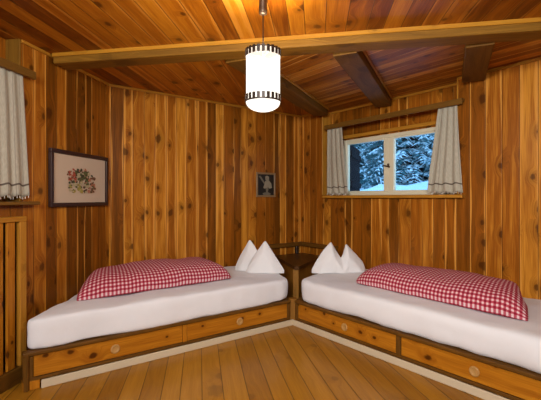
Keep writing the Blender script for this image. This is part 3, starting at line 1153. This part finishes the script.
# ================================================================== CURTAINS
def curtain(label, org, U, Nr, top, bot, z0, z1, folds, seed, amp=0.018):
    """top / bot: (start, end) along U; Nr points into the room"""
    t = thing('curtain', label, 'curtain', org + U * ((bot[0] + bot[1]) / 2) + Z * z0, 'linen curtains')
    b = NB()
    uvl = b.loops.layers.uv.active
    nu, nv = 70, 34
    g = {}
    for i in range(nu + 1):
        for j in range(nv + 1):
            s, v = i / nu, j / nv
            a0 = bot[0] + (top[0] - bot[0]) * v ** 1.0
            a1 = bot[1] + (top[1] - bot[1]) * v ** 0.8
            ph = s * folds * 2 * pi + seed + 0.7 * sin(v * 2.1 + seed) + 0.5 * noise.noise(Vector((s * 3, v * 2, seed)))
            am = amp * (0.55 + 0.45 * (1 - v)) * (0.7 + 0.5 * noise.noise(Vector((s * 4 + seed, 0, 0))))
            p = org + U * (a0 + (a1 - a0) * s) + Nr * (am * sin(ph)) + Z * (z0 + (z1 - z0) * v + 0.006 * sin(ph) * (1 - v))
            g[i, j] = b.verts.new(p)
    cw = abs(bot[1] - bot[0]) * 1.9
    for i in range(nu):
        for j in range(nv):
            q = [(i, j), (i + 1, j), (i + 1, j + 1), (i, j + 1)]
            f = b.faces.new([g[k] for k in q])
            for lp, (a, c) in zip(f.loops, q):
                lp[uvl].uv = (a / nu * cw, c / nv * (z1 - z0))
    o = link('cloth', b, M['linen'], t, True, org + U * bot[0] + Z * z0)
    md = o.modifiers.new('thick', 'SOLIDIFY')
    md.thickness = 0.003
    b = NB()
    for i in range(1, nu, 3):
        s = i / nu
        ph = s * folds * 2 * pi + seed + 0.7 * sin(seed) + 0.5 * noise.noise(Vector((s * 3, 0, seed)))
        am = amp * (0.7 + 0.5 * noise.noise(Vector((s * 4 + seed, 0, 0))))
        p = org + U * (bot[0] + (bot[1] - bot[0]) * s) + Nr * (am * sin(ph)) + Z * (z0 + 0.006 * sin(ph))
        tube(b, p + Z * 0.002, p - Z * 0.016, 0.002, 0.003, 5)
    link('fringe', b, M['fringe'], t, False, org + U * bot[0] + Z * z0)


curtain('short linen curtain hanging at the left side of the snowy window', Vector((-0.022, 0, 0)), -Y, -X, (0.475, 0.69), (0.470, 0.79), 1.203, 1.955, 3.4, 0.3, 0.016)
curtain('short linen curtain hanging at the right side of the snowy window', Vector((-0.022, 0, 0)), -Y, -X, (1.835, 2.0), (1.725, 2.045), 1.205, 1.955, 3.3, 2.2, 0.016)
curtain('linen curtain cut off by the left edge of the photo, beside the flower picture', LC + NL * 0.026, EL, NL, (1.04, 1.40), (0.985, 1.42), 1.165, 1.955, 5, 1.1, 0.012)

b = NB()
box(b, (-0.060, -2.06, 1.936), (-0.040, -0.45, 1.986), grain=1, bev=0.004)
box(b, (-0.040, -2.055, 1.965), (0.0, -2.02, 1.99), grain=1, bev=0.003)
box(b, (-0.040, -0.482, 1.965), (RD, -0.452, 1.984), grain=0, bev=0.003)
tag(link('curtain_board', b, M['rail'], origin=(-0.05, -1.2, 1.93)), 'long brown curtain board above the snowy window', 'curtain rail')
b = NB()
box(b, (0.042, 0.955, 1.933), (0.062, 2.68, 1.985), (NL, EL, Z), LC, 1, 0.004)
box(b, (0.0, 0.965, 1.955), (0.042, 0.99, 1.982), (NL, EL, Z), LC, 0, 0.003)
tag(link('curtain_board', b, M['rail'], origin=LC + EL * 1.8 + Z * 1.93), 'brown curtain board at the left edge of the photo', 'curtain rail')

# ================================================================== RADIATOR COVER
rc0 = LC.copy()
rc = thing('radiator_cover', 'slatted wooden radiator cover at the left edge below the sill', 'radiator cover', rc0 + EL * 1.7 + NL * 0.03)
axl = (EL, NL, Z)
b = NB()
box(b, (1.045, 0.002, 1.004), (2.45, 0.068, 1.036), axl, rc0, 0, 0.004)
box(b, (1.045, 0.034, 0.10), (1.100, 0.066, 1.004), axl, rc0, 2, 0.004)
box(b, (2.395, 0.034, 0.10), (2.45, 0.066, 1.004), axl, rc0, 2, 0.004)
box(b, (1.045, 0.002, 0.10), (1.063, 0.034, 1.004), axl, rc0, 2, 0.003)
link('cover_frame', b, M['trim'], rc, origin=rc0 + EL * 1.05 + Z * 0.1)
b = NB()
box(b, (1.06, 0.004, 0.10), (2.43, 0.010, 1.004), axl, rc0, 2, 0)
link('backing', b, M['dark_gap'], rc, origin=rc0 + EL * 1.06 + Z * 0.1)
s = 1.128
while s < 2.38:
    b = NB()
    box(b, (s, 0.040, 0.10), (s + 0.063, 0.058, 1.006), axl, rc0, 2, 0.004)
    link('slat', b, M['panel'], rc, origin=rc0 + EL * s + Z * 0.1)
    s += 0.090
b = NB()
box(b, (1.04, 0.002, 0.0), (2.45, 0.075, 0.10), axl, rc0, 0, 0.004)
link('base_rail', b, M['bedframe'], rc, origin=rc0 + EL * 1.05)
b = NB()
box(b, (0.90, 0.0, 0.0), (1.038, 0.03, 0.10), axl, rc0, 0, 0.003)
tag(link('baseboard_left', b, M['bedframe']), kind='structure')

# ================================================================== PICTURES
pf = LC + NL * 0.002
pic = thing('framed_picture', 'wide picture of red and green flowers on cream mount in dark frame', 'picture', pf + EL * 0.41 + Z * 1.09)
u0, u1, z0, z1 = 0.055, 0.775, 1.088, 1.510
b = NB()
fwid = 0.030
for lo, hi, g in (((u0, 0.0, z0), (u1, 0.028, z0 + fwid), 0), ((u0, 0.0, z1 - fwid), (u1, 0.028, z1), 0),
                  ((u0, 0.0, z0 + fwid), (u0 + fwid, 0.028, z1 - fwid), 2), ((u1 - fwid, 0.0, z0 + fwid), (u1, 0.028, z1 - fwid), 2)):
    box(b, lo, hi, axl, pf, g, 0.004)
link('frame', b, M['frame_dark'], pic, origin=pf + EL * 0.41 + Z * z0)
b = NB()
box(b, (u0 + fwid - .003, 0.004, z0 + fwid - .003), (u1 - fwid + .003, 0.012, z1 - fwid + .003), axl, pf, 2, 0)
link('mount', b, M['mat'], pic, origin=pf + EL * 0.41 + Z * (z0 + .03))
cols = [('petal_red', (0.36, 0.07, 0.035)), ('petal_rose', (0.42, 0.16, 0.09)), ('leaf_olive', (0.10, 0.10, 0.03)),
        ('leaf_dark', (0.055, 0.05, 0.022)), ('grass_yellow', (0.32, 0.27, 0.06)), ('stem_brown', (0.16, 0.07, 0.035)), ('pale_tint', (0.45, 0.38, 0.22))]
pm = [plain('print_' + n_, c_, 0.8, var=0.15) for n_, c_ in cols]
b = NB()
rnd = random.Random(5)


def blob(uc, zc, r, mi, lay, sq=1.0):
    k = 7
    vs = []
    for i in range(k):
        a = 2 * pi * i / k + rnd.uniform(-.3, .3)
        q = r * rnd.uniform(.6, 1.15)
        vs.append(b.verts.new(pf + EL * (uc + cos(a) * q) + Z * (zc + sin(a) * q * sq) + NL * (0.0125 + lay * 0.00006)))
    f = b.faces.new(vs)
    f.material_index = mi


ua, ub, za, zb = 0.245, 0.590, 1.20, 1.375          # u grows towards the left in the photo
lay = 0
for i in range(170):
    fr = rnd.random()
    u = ub - (ub - ua) * fr
    v = rnd.random()
    z = za + (zb - za) * v
    hump = 0.55 + 0.45 * sin(pi * min(1, max(0, fr)) ** 0.8)
    if v > hump + 0.15:
        continue
    if v < 0.38 and fr < 0.55:
        mi = rnd.choice([4, 4, 4, 6, 2])
    elif fr < 0.28 and v > 0.5:
        mi = rnd.choice([0, 1, 0, 5])
    elif v > 0.35 and fr < 0.8:
        mi = rnd.choice([2, 3, 2, 3, 1, 6])
    else:
        mi = rnd.choice([5, 3, 1, 2, 5, 6])
    lay += 1
    blob(u, z, rnd.uniform(.010, .024), mi, lay, rnd.uniform(.5, 1.0))
bmesh.ops.recalc_face_normals(b, faces=b.faces)
link('flower_print', b, pm, pic, origin=pf + EL * 0.41 + Z * 1.2)

sp = thing('small_picture', 'small dark upright picture with a pale figure, on the back wall near the corner', 'picture', (-0.561, 0, 1.165))
u0, u1, z0, z1 = -0.700, -0.424, 1.166, 1.450
b = NB()
fwid = 0.022
for lo, hi, g in (((u0, -0.016, z0), (u1, -0.001, z0 + fwid), 0), ((u0, -0.016, z1 - fwid), (u1, -0.001, z1), 0),
                  ((u0, -0.016, z0 + fwid), (u0 + fwid, -0.001, z1 - fwid), 2), ((u1 - fwid, -0.016, z0 + fwid), (u1, -0.001, z1 - fwid), 2)):
    box(b, lo, hi, (X, Y, Z), Vector((0, 0, 0)), g, 0.003)
link('frame', b, M['frame_gold'], sp, origin=(-0.561, 0, z0))
dk = plain('dark_print', (0.009, 0.007, 0.006), 0.5, var=0.3)
pg = plain('pale_grey_print', (0.24, 0.205, 0.145), 0.6, var=0.25, scale=40)
dg_ = plain('dim_grey_print', (0.14, 0.12, 0.085), 0.6, var=0.25, scale=40)
b = NB()
box(b, (u0 + fwid - .002, -0.008, z0 + fwid - .002), (u1 - fwid + .002, -0.003, z1 - fwid + .002), bev=0)


def flat(pts, mi, dy):
    f = b.faces.new([b.verts.new((u0 + (u1 - u0) * a, -0.008 - dy, z1 - (z1 - z0) * c)) for a, c in pts])
    f.material_index = mi


flat([(0.12, 0.15), (0.22, 0.13), (0.45, 0.42), (0.40, 0.47)], 2, .0006)
flat([(0.46, 0.16), (0.56, 0.12), (0.66, 0.17), (0.66, 0.30), (0.56, 0.36), (0.47, 0.29)], 1, .0009)
flat([(0.46, 0.34), (0.66, 0.32), (0.78, 0.44), (0.82, 0.62), (0.70, 0.66), (0.62, 0.60), (0.44, 0.66), (0.36, 0.62), (0.42, 0.46)], 1, .0012)
flat([(0.48, 0.62), (0.64, 0.62), (0.60, 0.80), (0.76, 0.86), (0.70, 0.92), (0.36, 0.92), (0.32, 0.84), (0.50, 0.80)], 2, .0015)
bmesh.ops.recalc_face_normals(b, faces=b.faces)
link('print', b, [dk, pg, dg_], sp, origin=(-0.561, 0, z0 + .02))
